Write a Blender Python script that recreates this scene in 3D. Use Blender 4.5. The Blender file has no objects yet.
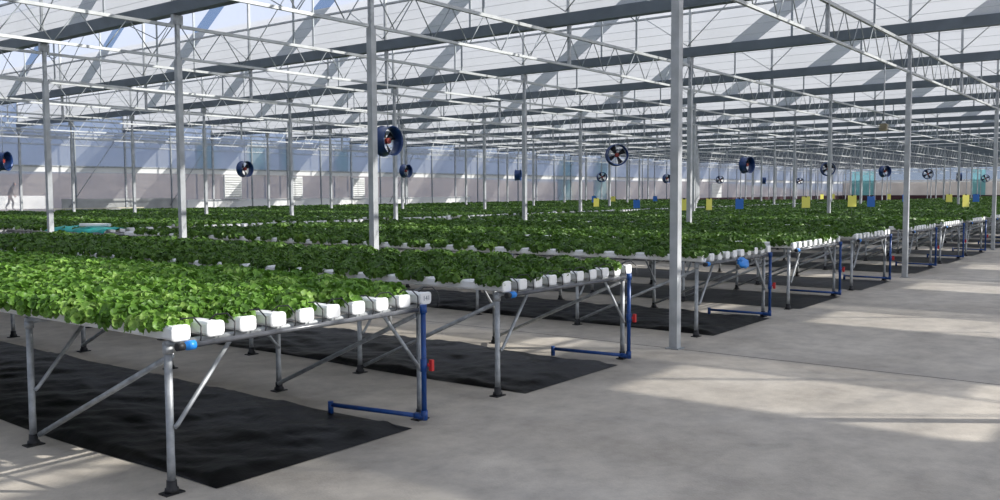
import bpy, math, random
import numpy as np
from mathutils import Vector, Matrix

random.seed(7)
RNG = np.random.default_rng(11)
sc = bpy.context.scene
COL = sc.collection
PI = math.pi

# ------------------------------------------------------------------ helpers
class MB:
    """collects polygons into one mesh"""
    def __init__(self):
        self.v = []; self.f = []; self.s = []
    def add(self, vs, fs, smooth=False):
        b = len(self.v)
        self.v += [tuple(p) for p in vs]
        self.f += [tuple(b + i for i in f) for f in fs]
        self.s += [smooth] * len(fs)
        return self
    def box(self, x0, x1, y0, y1, z0, z1, c=0.0):
        if c <= 0:
            vs = [(x, y, z) for z in (z0, z1) for y in (y0, y1) for x in (x0, x1)]
            fs = [(0, 2, 3, 1), (4, 5, 7, 6), (0, 1, 5, 4), (2, 6, 7, 3), (0, 4, 6, 2), (1, 3, 7, 5)]
            return self.add(vs, fs)
        # chamfered prism along y (rounded profile in xz)
        pr = [(x0 + c, z0), (x1 - c, z0), (x1, z0 + c), (x1, z1 - c), (x1 - c, z1), (x0 + c, z1), (x0, z1 - c), (x0, z0 + c)]
        vs = [(x, y0, z) for x, z in pr] + [(x, y1, z) for x, z in pr]
        n = 8
        fs = [(i, (i + 1) % n, n + (i + 1) % n, n + i) for i in range(n)]
        fs = [tuple(reversed(f)) for f in fs] if False else fs
        fs += [tuple(reversed(range(n))), tuple(range(n, 2 * n))]
        return self.add(vs, fs)
    def tube(self, pts, r, n=8, cap=True, smooth=True):
        pts = [Vector(p) for p in pts]
        rs = r if isinstance(r, (list, tuple)) else [r] * len(pts)
        rings = []
        prev = None
        for i, p in enumerate(pts):
            d = (pts[min(i + 1, len(pts) - 1)] - pts[max(i - 1, 0)])
            if d.length < 1e-9: d = Vector((0, 0, 1))
            d.normalize()
            if prev is None:
                u = d.orthogonal().normalized()
            else:
                u = prev - d * prev.dot(d)
                u = u.normalized() if u.length > 1e-6 else d.orthogonal().normalized()
            prev = u
            w = d.cross(u)
            rings.append([p + (u * math.cos(2 * PI * k / n + PI / n) + w * math.sin(2 * PI * k / n + PI / n)) * rs[i] for k in range(n)])
        vs = [q for rg in rings for q in rg]
        fs = []
        for i in range(len(pts) - 1):
            for k in range(n):
                fs.append((i * n + k, i * n + (k + 1) % n, (i + 1) * n + (k + 1) % n, (i + 1) * n + k))
        self.add(vs, fs, smooth)
        if cap:
            b = len(self.v) - len(vs)
            self.f += [tuple(b + k for k in reversed(range(n))), tuple(b + (len(pts) - 1) * n + k for k in range(n))]
            self.s += [False, False]
        return self
    def sqbar(self, a, b, w, h=None):
        """rectangular bar between a and b; w horizontal, h the other way"""
        h = h or w
        a = Vector(a); b = Vector(b); d = (b - a).normalized()
        up = Vector((0, 0, 1)) if abs(d.z) < .9 else Vector((0, 1, 0))
        s = d.cross(up).normalized(); u = s.cross(d)
        vs = [p + s * sx * w / 2 + u * sy * h / 2 for p in (a, b) for sx, sy in ((-1, -1), (1, -1), (1, 1), (-1, 1))]
        return self.add(vs, [(0, 1, 5, 4), (1, 2, 6, 5), (2, 3, 7, 6), (3, 0, 4, 7), (3, 2, 1, 0), (4, 5, 6, 7)])
    def lathe(self, prof, M=None, n=24, closed=False, smooth=True):
        M = M or Matrix()
        vs = []; fs = []
        for r, z in prof:
            for k in range(n):
                a = 2 * PI * k / n
                vs.append(M @ Vector((r * math.cos(a), r * math.sin(a), z)))
        m = len(prof)
        for i in range(m if closed else m - 1):
            j = (i + 1) % m
            for k in range(n):
                fs.append((i * n + k, i * n + (k + 1) % n, j * n + (k + 1) % n, j * n + k))
        return self.add(vs, fs, smooth)
    def build(self, name, mat, parent=None, loc=None, rotz=0):
        me = bpy.data.meshes.new(name)
        me.from_pydata(self.v, [], self.f)
        me.polygons.foreach_set('use_smooth', self.s)
        me.materials.append(mat)
        me.update()
        o = bpy.data.objects.new(name, me)
        COL.objects.link(o)
        if parent: o.parent = parent
        if loc: o.location = loc
        o.rotation_euler.z = rotz
        return o

def np_mesh(name, V, F, mat, parent=None, smooth=False):
    me = bpy.data.meshes.new(name)
    me.vertices.add(len(V)); me.vertices.foreach_set('co', V.astype(np.float32).ravel())
    me.loops.add(F.size); me.loops.foreach_set('vertex_index', F.astype(np.int32).ravel())
    me.polygons.add(len(F))
    me.polygons.foreach_set('loop_start', np.arange(0, F.size, F.shape[1], dtype=np.int32))
    me.polygons.foreach_set('use_smooth', np.full(len(F), smooth))
    me.materials.append(mat)
    me.update(calc_edges=True)
    if name is None: return me
    o = bpy.data.objects.new(name, me); COL.objects.link(o)
    if parent: o.parent = parent
    return o

def tag(o, label=None, cat=None, group=None, kind=None):
    if label: o['label'] = label
    if cat: o['category'] = cat
    if group: o['group'] = group
    if kind: o['kind'] = kind
    return o

def empty(name, loc=(0, 0, 0), rz=0, **k):
    o = bpy.data.objects.new(name, None); COL.objects.link(o)
    o.location = loc; o.rotation_euler.z = rz
    o.empty_display_size = .1
    return tag(o, **k)

CH = {}
def kids(o):
    return list(o.children)
def copy_tree(o, parent=None, no_tubes=False):
    c = o.copy(); COL.objects.link(c); c.parent = parent
    for ch in KID.get(o.name, ()):
        if no_tubes and ch.name.startswith('feed_tube'): continue
        copy_tree(ch, c, no_tubes)
    return c
KID = {}
def remember(root):
    """store the children of a prototype so that copies need no scene search"""
    allo = [o for o in bpy.data.objects if o.parent]
    for o in allo: KID.setdefault(o.parent.name, [])
    for o in allo:
        if o not in KID[o.parent.name]: KID[o.parent.name].append(o)

ONES = ['', 'first', 'second', 'third', 'fourth', 'fifth', 'sixth', 'seventh', 'eighth', 'ninth', 'tenth', 'eleventh', 'twelfth', 'thirteenth', 'fourteenth', 'fifteenth', 'sixteenth', 'seventeenth', 'eighteenth', 'nineteenth']
TENS = {2: ('twenty', 'twentieth'), 3: ('thirty', 'thirtieth'), 4: ('forty', 'fortieth'), 5: ('fifty', 'fiftieth')}
def nth(n):
    if n < 20: return ONES[n]
    a, b = TENS[n // 10]
    return b if n % 10 == 0 else a + '-' + ONES[n % 10]

# ------------------------------------------------------------------ materials
def new_mat(name):
    m = bpy.data.materials.new(name); m.use_nodes = True
    nt = m.node_tree; nt.nodes.clear()
    out = nt.nodes.new('ShaderNodeOutputMaterial')
    return m, nt, out
def N(nt, t, **k):
    n = nt.nodes.new(t)
    for a, b in k.items(): setattr(n, a, b)
    return n
def rgba(c): return (*c, 1)

def plain(name, col, rough=.5, metal=0.0, noise=0.0, nscale=8.0, bump=0.0, bscale=60., spec=.5, col2=None):
    m, nt, out = new_mat(name)
    p = N(nt, 'ShaderNodeBsdfPrincipled'); L = nt.links.new
    p.inputs['Base Color'].default_value = rgba(col)
    p.inputs['Roughness'].default_value = rough
    p.inputs['Metallic'].default_value = metal
    p.inputs['Specular IOR Level'].default_value = spec
    tc = N(nt, 'ShaderNodeTexCoord')
    if noise > 0 or col2:
        nz = N(nt, 'ShaderNodeTexNoise'); nz.inputs['Scale'].default_value = nscale; nz.inputs['Detail'].default_value = 5
        L(tc.outputs['Object'], nz.inputs['Vector'])
        mx = N(nt, 'ShaderNodeMix', data_type='RGBA')
        c2 = col2 or tuple(min(1, c * (1 + noise)) for c in col)
        c1 = col if col2 else tuple(c * (1 - noise) for c in col)
        mx.inputs[6].default_value = rgba(c1); mx.inputs[7].default_value = rgba(c2)
        rp = N(nt, 'ShaderNodeMapRange'); rp.inputs[1].default_value = .35; rp.inputs[2].default_value = .65
        L(nz.outputs['Fac'], rp.inputs[0]); L(rp.outputs[0], mx.inputs[0]); L(mx.outputs[2], p.inputs['Base Color'])
    if bump > 0:
        nb = N(nt, 'ShaderNodeTexNoise'); nb.inputs['Scale'].default_value = bscale; nb.inputs['Detail'].default_value = 4
        L(tc.outputs['Object'], nb.inputs['Vector'])
        b = N(nt, 'ShaderNodeBump'); b.inputs['Strength'].default_value = bump; b.inputs['Distance'].default_value = .02
        L(nb.outputs['Fac'], b.inputs['Height']); L(b.outputs[0], p.inputs['Normal'])
    L(p.outputs[0], out.inputs[0])
    return m

def film(name, tint, clear, body=.3, cloud=0.0, scale=1.2):
    """thin plastic sheet: part see-through, part milky"""
    m, nt, out = new_mat(name); L = nt.links.new
    tr = N(nt, 'ShaderNodeBsdfTransparent')
    tl = N(nt, 'ShaderNodeBsdfTranslucent'); tl.inputs[0].default_value = rgba(tint)
    df = N(nt, 'ShaderNodeBsdfDiffuse'); df.inputs[0].default_value = rgba(tint)
    a = N(nt, 'ShaderNodeMixShader'); a.inputs[0].default_value = body
    L(tl.outputs[0], a.inputs[1]); L(df.outputs[0], a.inputs[2])
    b = N(nt, 'ShaderNodeMixShader'); b.inputs[0].default_value = clear
    if cloud > 0:
        tc = N(nt, 'ShaderNodeTexCoord'); nz = N(nt, 'ShaderNodeTexNoise')
        nz.inputs['Scale'].default_value = scale; nz.inputs['Detail'].default_value = 4
        L(tc.outputs['Object'], nz.inputs['Vector'])
        rp = N(nt, 'ShaderNodeMapRange'); rp.inputs[1].default_value = .3; rp.inputs[2].default_value = .7
        rp.inputs[3].default_value = max(0, clear - cloud); rp.inputs[4].default_value = clear + cloud
        L(nz.outputs['Fac'], rp.inputs[0]); L(rp.outputs[0], b.inputs[0])
    L(a.outputs[0], b.inputs[1]); L(tr.outputs[0], b.inputs[2])
    L(b.outputs[0], out.inputs[0])
    return m

def leaf_mat(name, c1, c2, c3):
    m, nt, out = new_mat(name); L = nt.links.new
    geo = N(nt, 'ShaderNodeNewGeometry')
    tc = N(nt, 'ShaderNodeTexCoord')
    nz = N(nt, 'ShaderNodeTexNoise'); nz.inputs['Scale'].default_value = 3.2; nz.inputs['Detail'].default_value = 6; nz.inputs['Roughness'].default_value = .8
    L(geo.outputs['Position'], nz.inputs['Vector'])
    cr = N(nt, 'ShaderNodeValToRGB')
    cr.color_ramp.elements[0].position = .32; cr.color_ramp.elements[0].color = rgba(c1)
    cr.color_ramp.elements[1].position = .72; cr.color_ramp.elements[1].color = rgba(c3)
    e = cr.color_ramp.elements.new(.52); e.color = rgba(c2)
    L(nz.outputs['Fac'], cr.inputs[0])
    p = N(nt, 'ShaderNodeBsdfPrincipled'); p.inputs['Roughness'].default_value = .45; p.inputs['Specular IOR Level'].default_value = .35
    L(cr.outputs[0], p.inputs['Base Color'])
    tl = N(nt, 'ShaderNodeBsdfTranslucent'); L(cr.outputs[0], tl.inputs[0])
    mx = N(nt, 'ShaderNodeMixShader'); mx.inputs[0].default_value = .18
    L(p.outputs[0], mx.inputs[1]); L(tl.outputs[0], mx.inputs[2]); L(mx.outputs[0], out.inputs[0])
    return m

def concrete_mat():
    m, nt, out = new_mat('aisle_concrete'); L = nt.links.new
    tc = N(nt, 'ShaderNodeTexCoord')
    p = N(nt, 'ShaderNodeBsdfPrincipled'); p.inputs['Roughness'].default_value = .78; p.inputs['Specular IOR Level'].default_value = .3
    n1 = N(nt, 'ShaderNodeTexNoise'); n1.inputs['Scale'].default_value = .55; n1.inputs['Detail'].default_value = 8; n1.inputs['Roughness'].default_value = .62
    n2 = N(nt, 'ShaderNodeTexNoise'); n2.inputs['Scale'].default_value = 3.2; n2.inputs['Detail'].default_value = 7; n2.inputs['Roughness'].default_value = .7
    n3 = N(nt, 'ShaderNodeTexNoise'); n3.inputs['Scale'].default_value = 60; n3.inputs['Detail'].default_value = 4
    for n in (n1, n2, n3): L(tc.outputs['Object'], n.inputs['Vector'])
    r1 = N(nt, 'ShaderNodeValToRGB')
    r1.color_ramp.elements[0].position = .32; r1.color_ramp.elements[0].color = (.40, .365, .315, 1)
    r1.color_ramp.elements[1].position = .68; r1.color_ramp.elements[1].color = (.56, .52, .46, 1)
    L(n1.outputs['Fac'], r1.inputs[0])
    r2 = N(nt, 'ShaderNodeValToRGB')
    r2.color_ramp.elements[0].position = .3; r2.color_ramp.elements[0].color = (.74, .73, .72, 1)
    r2.color_ramp.elements[1].position = .62; r2.color_ramp.elements[1].color = (1.04, 1.03, 1.0, 1)
    L(n2.outputs['Fac'], r2.inputs[0])
    mu = N(nt, 'ShaderNodeMix', data_type='RGBA', blend_type='MULTIPLY'); mu.inputs[0].default_value = 1
    L(r1.outputs[0], mu.inputs[6]); L(r2.outputs[0], mu.inputs[7])
    # scuffs: small dark stains
    n4 = N(nt, 'ShaderNodeTexNoise'); n4.inputs['Scale'].default_value = 1.7; n4.inputs['Detail'].default_value = 3; n4.inputs['Distortion'].default_value = 1.2
    mp = N(nt, 'ShaderNodeMapping'); mp.inputs['Scale'].default_value = (1, 1, 1); mp.inputs['Location'].default_value = (31, 7, 2)
    L(tc.outputs['Object'], mp.inputs[0]); L(mp.outputs[0], n4.inputs['Vector'])
    r4 = N(nt, 'ShaderNodeMapRange'); r4.inputs[1].default_value = .66; r4.inputs[2].default_value = .76; r4.inputs[3].default_value = 0; r4.inputs[4].default_value = .22
    L(n4.outputs['Fac'], r4.inputs[0])
    mx = N(nt, 'ShaderNodeMix', data_type='RGBA'); mx.inputs[7].default_value = (.2, .19, .17, 1)
    L(r4.outputs[0], mx.inputs[0]); L(mu.outputs[2], mx.inputs[6])
    # saw-cut joints
    sx = N(nt, 'ShaderNodeSeparateXYZ'); L(tc.outputs['Object'], sx.inputs[0])
    wob = N(nt, 'ShaderNodeTexNoise'); wob.inputs['Scale'].default_value = 2.0; L(tc.outputs['Object'], wob.inputs['Vector'])
    def joint(axis, per, off, wid):
        a = N(nt, 'ShaderNodeMath', operation='MULTIPLY_ADD'); a.inputs[1].default_value = .02; L(wob.outputs['Fac'], a.inputs[0]); L(sx.outputs[axis], a.inputs[2])
        b = N(nt, 'ShaderNodeMath', operation='SUBTRACT'); b.inputs[1].default_value = off - per / 2; L(a.outputs[0], b.inputs[0])
        c = N(nt, 'ShaderNodeMath', operation='PINGPONG'); c.inputs[1].default_value = per / 2; L(b.outputs[0], c.inputs[0])
        d = N(nt, 'ShaderNodeMath', operation='GREATER_THAN'); d.inputs[1].default_value = per / 2 - wid; L(c.outputs[0], d.inputs[0])
        return d
    j1 = joint(0, 9.6, 8.56, .010)
    mj = N(nt, 'ShaderNodeMix', data_type='RGBA'); mj.inputs[7].default_value = (.07, .065, .06, 1)
    L(j1.outputs[0], mj.inputs[0]); L(mx.outputs[2], mj.inputs[6])
    L(mj.outputs[2], p.inputs['Base Color'])
    bp = N(nt, 'ShaderNodeBump'); bp.inputs['Strength'].default_value = .25; bp.inputs['Distance'].default_value = .01
    L(n3.outputs['Fac'], bp.inputs['Height']); L(bp.outputs[0], p.inputs['Normal'])
    L(p.outputs[0], out.inputs[0])
    return m

M = {}
M['concrete'] = concrete_mat()
M['galv'] = plain('galvanised_steel', (.38, .40, .41), .55, .45, noise=.22, nscale=14)
M['galv_col'] = plain('column_steel', (.43, .45, .46), .6, .12, noise=.14, nscale=5)
M['chord'] = plain('truss_steel', (.46, .48, .48), .5, .35, noise=.1, nscale=5)
M['rod'] = plain('truss_rod_steel', (.30, .33, .34), .5, .5)
M['gutter'] = plain('gutter_steel', (.16, .19, .22), .55, .3, noise=.1, nscale=2)
M['white'] = plain('white_plastic', (.90, .91, .90), .4, 0, noise=.04, nscale=9)
M['whitepaint'] = plain('white_paint', (.75, .76, .75), .6)
M['black'] = plain('black_rubber', (.015, .015, .016), .55)
M['hose'] = plain('black_hose', (.02, .02, .022), .35)
M['header'] = plain('feed_pipe_plastic', (.10, .105, .115), .25, 0, noise=.25, nscale=10)
M['blue'] = plain('blue_pipe_plastic', (.010, .065, .26), .35, 0, noise=.2, nscale=12)
M['brightblue'] = plain('bright_blue_plastic', (.02, .25, .75), .4)
M['red'] = plain('red_plastic', (.62, .03, .03), .4)
M['fabric'] = plain('black_woven_cloth', (.0055, .0055, .006), .42, 0, noise=.5, nscale=3, bump=.5, bscale=7, spec=.22)
M['fanblue'] = plain('fan_blue_enamel', (.012, .045, .16), .3, .1)
M['fanblade'] = plain('fan_blade_black', (.02, .022, .03), .4)
M['orange'] = plain('fan_motor_orange', (.28, .03, .02), .5)
M['steel'] = plain('bright_steel', (.6, .62, .64), .3, .8)
M['yellow'] = plain('yellow_sticky_card', (.95, .88, .16), .5)
M['bluecard'] = plain('blue_sticky_card', (.02, .16, .55), .5)
M['teal'] = plain('teal_cloth', (.02, .38, .33), .6, 0, noise=.2, nscale=5)
M['wood'] = plain('pale_plank_wood', (.62, .58, .42), .7, 0, noise=.15, nscale=6)
M['earth'] = plain('bare_earth', (.27, .22, .17), .9, 0, noise=.2, nscale=.4)
M['curb'] = plain('kerb_concrete', (.40, .41, .40), .8, 0, noise=.1, nscale=2)
M['curbwhite'] = plain('white_render', (.78, .79, .77), .8)
M['cream'] = plain('pale_beige_wall_sheet', (.78, .71, .63), .8, 0, noise=.12, nscale=.6)
M['cloth'] = plain('work_clothes_brown', (.07, .055, .035), .85)
M['skin'] = plain('skin', (.42, .24, .17), .6)
M['box'] = plain('sensor_box_olive', (.30, .27, .18), .6)
M['ink'] = plain('grey_ink', (.25, .27, .32), .7)

M['roof_film'] = film('milky_roof_film', (.76, .765, .76), .03, .16)
M['face_film'] = film('milky_face_film', (.50, .52, .55), .14, .15, cloud=.06, scale=.8)
M['net'] = film('fine_insect_net', (.84, .86, .90), .46, .2)
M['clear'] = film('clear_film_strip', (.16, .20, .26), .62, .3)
M['wall_film'] = film('hazy_wall_film', (.80, .82, .84), .48, .2, cloud=.10, scale=.5)
M['wall_low'] = film('hazy_beige_wall_film', (.72, .69, .66), .60, .2, cloud=.05, scale=.7)
M['tealfilm'] = film('teal_shade_net', (.40, .78, .80), .45, .4)
M['green'] = leaf_mat('dark_green_leaf', (.022, .062, .008), (.075, .165, .018), (.23, .38, .06))
M['pale'] = leaf_mat('fresh_green_leaf', (.042, .12, .014), (.15, .31, .04), (.46, .64, .17))
M['maroon'] = plain('maroon_board', (.055, .018, .022), .7)

# ------------------------------------------------------------------ the grid
DX = 9.6; DY = 4.45; Y0 = 4.25; XC0 = -1.05
YR = [Y0 - 5.2 + DY * j for j in range(-2, 1)] + [Y0 + DY * j for j in range(0, 9)]          # truss rows; index 3 is the aisle-edge row
YB = Y0 + DY * 8                                   # back wall 39.8
YF = Y0 - 5.2 - DY * 3                                   # front wall
XL = XC0 - DX; XR = XC0 + DX * 14                  # -10.65 .. 133.35
ZG = 4.56; ZT = 4.37; ZB = 3.86; ZTOP = 6.92; ZS = 5.50
SPAN = 4.8
def roof_z(u):                                     # u 0..1 across one saw-tooth span
    return 4.76 + (ZTOP - 4.76) * (1 - (1 - u) ** 1.75)

# ------------------------------------------------------------------ setting
def struct(o):
    o['kind'] = 'structure'; return o
struct(MB().box(XL - .2, XR + .2, YF - .2, YB + .2, -.2, 0).build('floor', M['concrete']))

# outside ground: raised beyond the back wall
ob = MB()
xs = [-60, 0, 40, 80, 120, 170, 260]; ys = [(YB + .3, .2), (44, .7), (70, .75), (95, 2.2), (120, 4.6), (150, 5.0)]
vs = [(x, y, z + .5 * math.sin(x * .05 + y * .02) * (1 if y > 75 else .02)) for y, z in ys for x in xs]
n = len(xs)
ob.add(vs, [(j * n + i, j * n + i + 1, (j + 1) * n + i + 1, (j + 1) * n + i) for j in range(len(ys) - 1) for i in range(n - 1)], True)
struct(ob.build('terrain_bank', M['earth']))
struct(MB().box(-80, 300, -90, 260, -.6, -.25).build('ground_outside', M['earth']))

# back wall (long, facing the aisle) with its framing
wall_back = struct(MB().box(XL, XR, YB - .04, YB + .06, 0, .22).build('wall_back', M['curb']))
def sheet(x0, x1, y0, y1, z0, z1, t=.004):
    return MB().box(x0, x1, y0, y1, z0, z1)
YW = YB + .03
MB().box(XL, XR, YW, YW + .004, 2.92, 4.5).build('upper_film', M['wall_film'], wall_back)
MB().box(XL, XR, YW, YW + .004, .22, 2.70).build('lower_film', M['wall_low'], wall_back)
MB().box(XL, XR, YW - .02, YW + .03, 2.66, 2.92).build('film_lap', M['whitepaint'], wall_back)
MB().box(XL, XR, YW - .06, YW - .02, 2.90, 2.955).build('rail', M['galv'], wall_back)
MB().box(XL, XR, YW - .06, YW - .02, 4.18, 4.25).build('rail', M['galv_col'], wall_back)
MB().box(26.2, 48.5, YW - .05, YW - .01, .22, 1.38).build('base_board', M['curbwhite'], wall_back)
MB().box(19.9, 26.0, YW - .05, YW - .01, .22, 1.46).build('base_board', M['curb'], wall_back)
MB().box(68, XR, YW - .05, YW - .01, .0, .98).build('base_board', M['maroon'], wall_back)
k = 0
x = XL
while x < XR - .1:
    if k % 4:
        w = .05 if k % 2 else .075
        MB().box(x - w / 2, x + w / 2, YW - .09, YW - .02, .0, 4.5).build('wall_post', M['rod'] if k % 2 else M['galv'], wall_back)
    x += 2.4; k += 1
# slanting stays of the wall
for bx in (20.2, 25.2, 40.5, 59.4, 78.6):
    MB().tube([(bx, YW - .12, 1.1), (bx + 2.2, YW - .12, 4.1)], .02, 6).build('stay', M['galv'], wall_back)
# right end wall
wall_right = struct(MB().box(XR, XR + .1, YF, YB, 0, .22).build('wall_right', M['curb']))
MB().box(XR + .04, XR + .044, YF, YB, 3.05, 4.6).build('upper_film', M['clear'], wall_right)
MB().box(XR + .04, XR + .044, YF, YB, .22, 2.85).build('lower_film', M['wall_low'], wall_right)
MB().box(XR + .02, XR + .07, YF, YB, 2.8, 3.08).build('film_lap', M['whitepaint'], wall_right)
MB().box(XR + .02, XR + .06, YF, YB, .22, 2.75).build('sheet_board', M['cream'], wall_right)
MB().box(XR - .03, XR + .0, 12.5, YB, 0, .98).build('base_board', M['maroon'], wall_right)
for (ya, yb) in ((35.5, 38.6), (21.5, 23.2), (11.0, 12.4), (5.5, 8.8)):
    MB().box(XR - .02, XR + .01, ya, yb, .8, 4.4).build('teal_panel', M['tealfilm'], wall_right)
for j in range(12):
    MB().box(XR - .05, XR + .02, YR[j] - .04, YR[j] + .04, 0, 4.5).build('wall_post', M['galv'], wall_right)
# the walls behind the camera
wall_front = struct(MB().box(XL, XR, YF - .1, YF, 0, .22).build('wall_front', M['curb']))
MB().box(XL, XR, YF - .05, YF - .046, .22, 4.55).build('film_sheet', M['wall_film'], wall_front)
wall_left = struct(MB().box(XL - .1, XL, YF, YB, 0, .22).build('wall_left', M['curb']))
MB().box(XL - .05, XL - .046, YF, YB, .22, 4.7).build('film_sheet', M['wall_film'], wall_left)

# saw-tooth roof: each span rises from its gutter to the vertical face over the next
NS = 30
def roof_span():
    root = empty('roof_span')
    root['kind'] = 'structure'
    nu = 12
    pr = [(SPAN * i / nu, roof_z(i / nu)) for i in range(nu + 1)]
    b = MB(); vs = []
    for y in (YF, YB): vs += [(x, y, z) for x, z in pr]
    n = nu + 1
    b.add(vs, [(i, i + 1, n + i + 1, n + i) for i in range(nu)], True)
    b.build('roof_film', M['roof_film'], root)
    # purlins under the film
    for u in (.22, .5, .78):
        MB().tube([(SPAN * u, YF, roof_z(u) - .05), (SPAN * u, YB, roof_z(u) - .05)], .018, 6).build('purlin', M['galv_col'], root)
    # vertical face at the far edge: film below, insect net above, one slanting clear strip in each bay
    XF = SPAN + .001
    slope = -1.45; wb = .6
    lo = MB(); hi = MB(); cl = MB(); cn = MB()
    edges = []
    y = YF
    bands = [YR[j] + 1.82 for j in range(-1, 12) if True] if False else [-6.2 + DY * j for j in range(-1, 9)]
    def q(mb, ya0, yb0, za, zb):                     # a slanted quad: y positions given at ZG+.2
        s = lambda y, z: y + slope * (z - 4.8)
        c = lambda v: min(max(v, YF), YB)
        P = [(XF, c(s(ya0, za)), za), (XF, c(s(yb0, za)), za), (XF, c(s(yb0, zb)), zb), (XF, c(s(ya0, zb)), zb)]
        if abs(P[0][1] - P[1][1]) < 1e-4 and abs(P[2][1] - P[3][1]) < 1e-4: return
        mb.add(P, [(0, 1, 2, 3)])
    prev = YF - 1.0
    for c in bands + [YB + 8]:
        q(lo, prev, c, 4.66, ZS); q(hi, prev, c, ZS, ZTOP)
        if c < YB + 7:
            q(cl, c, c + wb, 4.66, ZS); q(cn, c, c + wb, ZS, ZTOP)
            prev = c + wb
    lo.build('face_film', M['face_film'], root)
    hi.build('insect_net', M['net'], root)
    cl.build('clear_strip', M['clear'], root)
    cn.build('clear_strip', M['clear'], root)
    for z in (4.90, 5.10, 5.28):
        MB().tube([(SPAN - .01, YF, z), (SPAN - .01, YB, z)], .0035, 4).build('face_wire', M['rod'], root)
    gb = MB()
    for y in (YF, YB + .02):
        for i in range(nu):
            (xa, za), (xb, zb) = pr[i], pr[i + 1]
            gb.add([(xa, y, 4.5), (xb, y, 4.5), (xb, y, zb), (xa, y, za)], [(0, 1, 2, 3)])
    gb.build('gable_film', M['wall_film'], root)
    MB().sqbar((SPAN, YF, ZS), (SPAN, YB, ZS), .03, .035).build('face_rail', M['galv_col'], root)
    MB().sqbar((SPAN, YF, ZTOP), (SPAN, YB, ZTOP), .04, .05).build('face_rail', M['galv_col'], root)
    cb = MB(); ya, yb_, hh = -4.20, -2.9, ZTOP - ZS  # added out-of-view panel that blocks sun, leaving a gap in the floor patches
    vs_ = [(SPAN + dx_, yy - (1.45 * hh if zz > ZS else 0), zz) for dx_ in (-.006, .012) for zz in (ZS, ZTOP) for yy in (ya, yb_)]
    cb.add(vs_, [(0, 1, 3, 2), (4, 6, 7, 5), (0, 4, 5, 1), (2, 3, 7, 6), (0, 2, 6, 4), (1, 5, 7, 3)])
    cb.build('added_sun_blocker', M['face_film'], root)
    # light posts and rafters half way between the trusses
    p = MB(); r = MB()
    for j in range(11):
        ym = YR[j] + DY / 2
        p.sqbar((SPAN, ym, 4.66), (SPAN, ym, ZTOP), .03)
        r.tube([(SPAN * i / 8, ym, roof_z(i / 8) - .03) for i in range(9)], .016, 6)
    p.build('face_post', M['rod'], root); r.build('rafter', M['galv_col'], root)
    return root
rs = roof_span(); remember(rs)
rs.location.x = XL
for k in range(1, NS):
    c = copy_tree(rs); c.location.x = XL + SPAN * k

# ------------------------------------------------------------------ columns
def col_label(i, j):
    if j == 3: return f'square steel column of the aisle-edge row, {nth(i)} along it from the left'
    if j < 3: return 'steel column on the far side of the aisle'
    if j == 11: return f'steel column in the back wall, {nth(i)} from the left'
    return f'steel column {nth(i)} from the left in the {nth(j - 3)} row behind the aisle row'
cproto = {}
for j in range(1, 12):
    for i in range(0, 15):
        x = XC0 + DX * i; y = YR[j]
        top = i in () 
        if not cproto:
            b = MB(); w = .045
            b.box(-w, w, -w, w, .012, ZB - .022)
            c = b.build('steel_column', M['galv_col'])
            cproto['c'] = c
            MB().box(-.075, .075, -.075, .075, 0, .012).build('base_plate', M['galv'], c)
            MB().box(-.03, .03, -.03, .03, ZB - .022, ZT + .03).build('head_post', M['galv'], c)
            MB().box(-.09, .09, -.035, .035, ZT + .03, ZG - .01).build('gutter_bracket', M['galv'], c)
            remember(c)
            far = c.copy()
        else:
            c = copy_tree(cproto['c'])
        c.location = (x, y, 0)
        if i == 0 or j < 3:
            tag(c, 'square steel column standing outside the picture beside the aisle', 'column', 'columns out of view')
        else:
            tag(c, col_label(i, j), 'column', 'steel columns')

# ------------------------------------------------------------------ gutters
g0 = None
for k in range(1, NS):
    x = XL + SPAN * k
    if g0 is None:
        b = MB()
        w0, w1 = .085, .12
        pr = [(-w1, ZG + .19), (-w0, ZG), (w0, ZG), (w1, ZG + .19), (w1 - .01, ZG + .19), (w0 - .01, ZG + .01), (-w0 + .01, ZG + .01), (-w1 + .01, ZG + .19)]
        vs = [(a, y, z) for y in (YF, YB) for a, z in pr]
        b.add(vs, [(i, i + 8, (i + 1) % 8 + 8, (i + 1) % 8) for i in range(8)] + [tuple(range(8)), tuple(reversed(range(8, 16)))])
        g0 = g = b.build('roof_gutter', M['gutter'])
    else:
        g = g0.copy(); COL.objects.link(g)
    g.location.x = x
    if k < 4: tag(g, 'long grey steel roof gutter overhead, out of view near the camera', 'gutter', 'gutters out of view')
    else: tag(g, f'long grey steel roof gutter overhead, {nth(k - 3)} counting away down the aisle', 'gutter', 'roof gutters')

# ------------------------------------------------------------------ trusses (one per bay and row)
def make_truss(detail):
    x0, x1 = .06, DX - .06
    tc = MB().sqbar((x0, 0, ZT), (x1, 0, ZT), .05, .05)
    bc = MB().sqbar((x0, 0, ZB), (x1, 0, ZB), .04, .04)
    lt = MB()
    nV = 12; p = (x1 - x0) / nV
    zt, zb = ZT - .03, ZB + .024
    for q in range(nV):
        a = x0 + p * q
        lt.tube([(a + p * .04, 0, zt), (a + p * .5 - .02, 0, zb)], .0085, 5)
        lt.tube([(a + p * .5 + .02, 0, zb), (a + p * .96, 0, zt)], .0085, 5)
    po = MB()
    for a in (DX / 2,):
        po.box(a - .025, a + .025, -.025, .025, zb, zt)
    pt = MB().box(DX / 2 - .03, DX / 2 + .03, -.03, .03, ZT + .027, ZG - .002)
    if detail:
        r = tc.build('roof_truss', M['chord'])
        bc.build('bottom_chord', M['chord'], r)
        lt.build('lattice', M['rod'], r)
        po.build('mid_post', M['galv'], r)
        pt.build('gutter_post', M['galv'], r)
        return r
    for b in (bc, lt, po, pt):
        tc.add(b.v, b.f)
    return tc.build('roof_truss', M['chord'])
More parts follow.
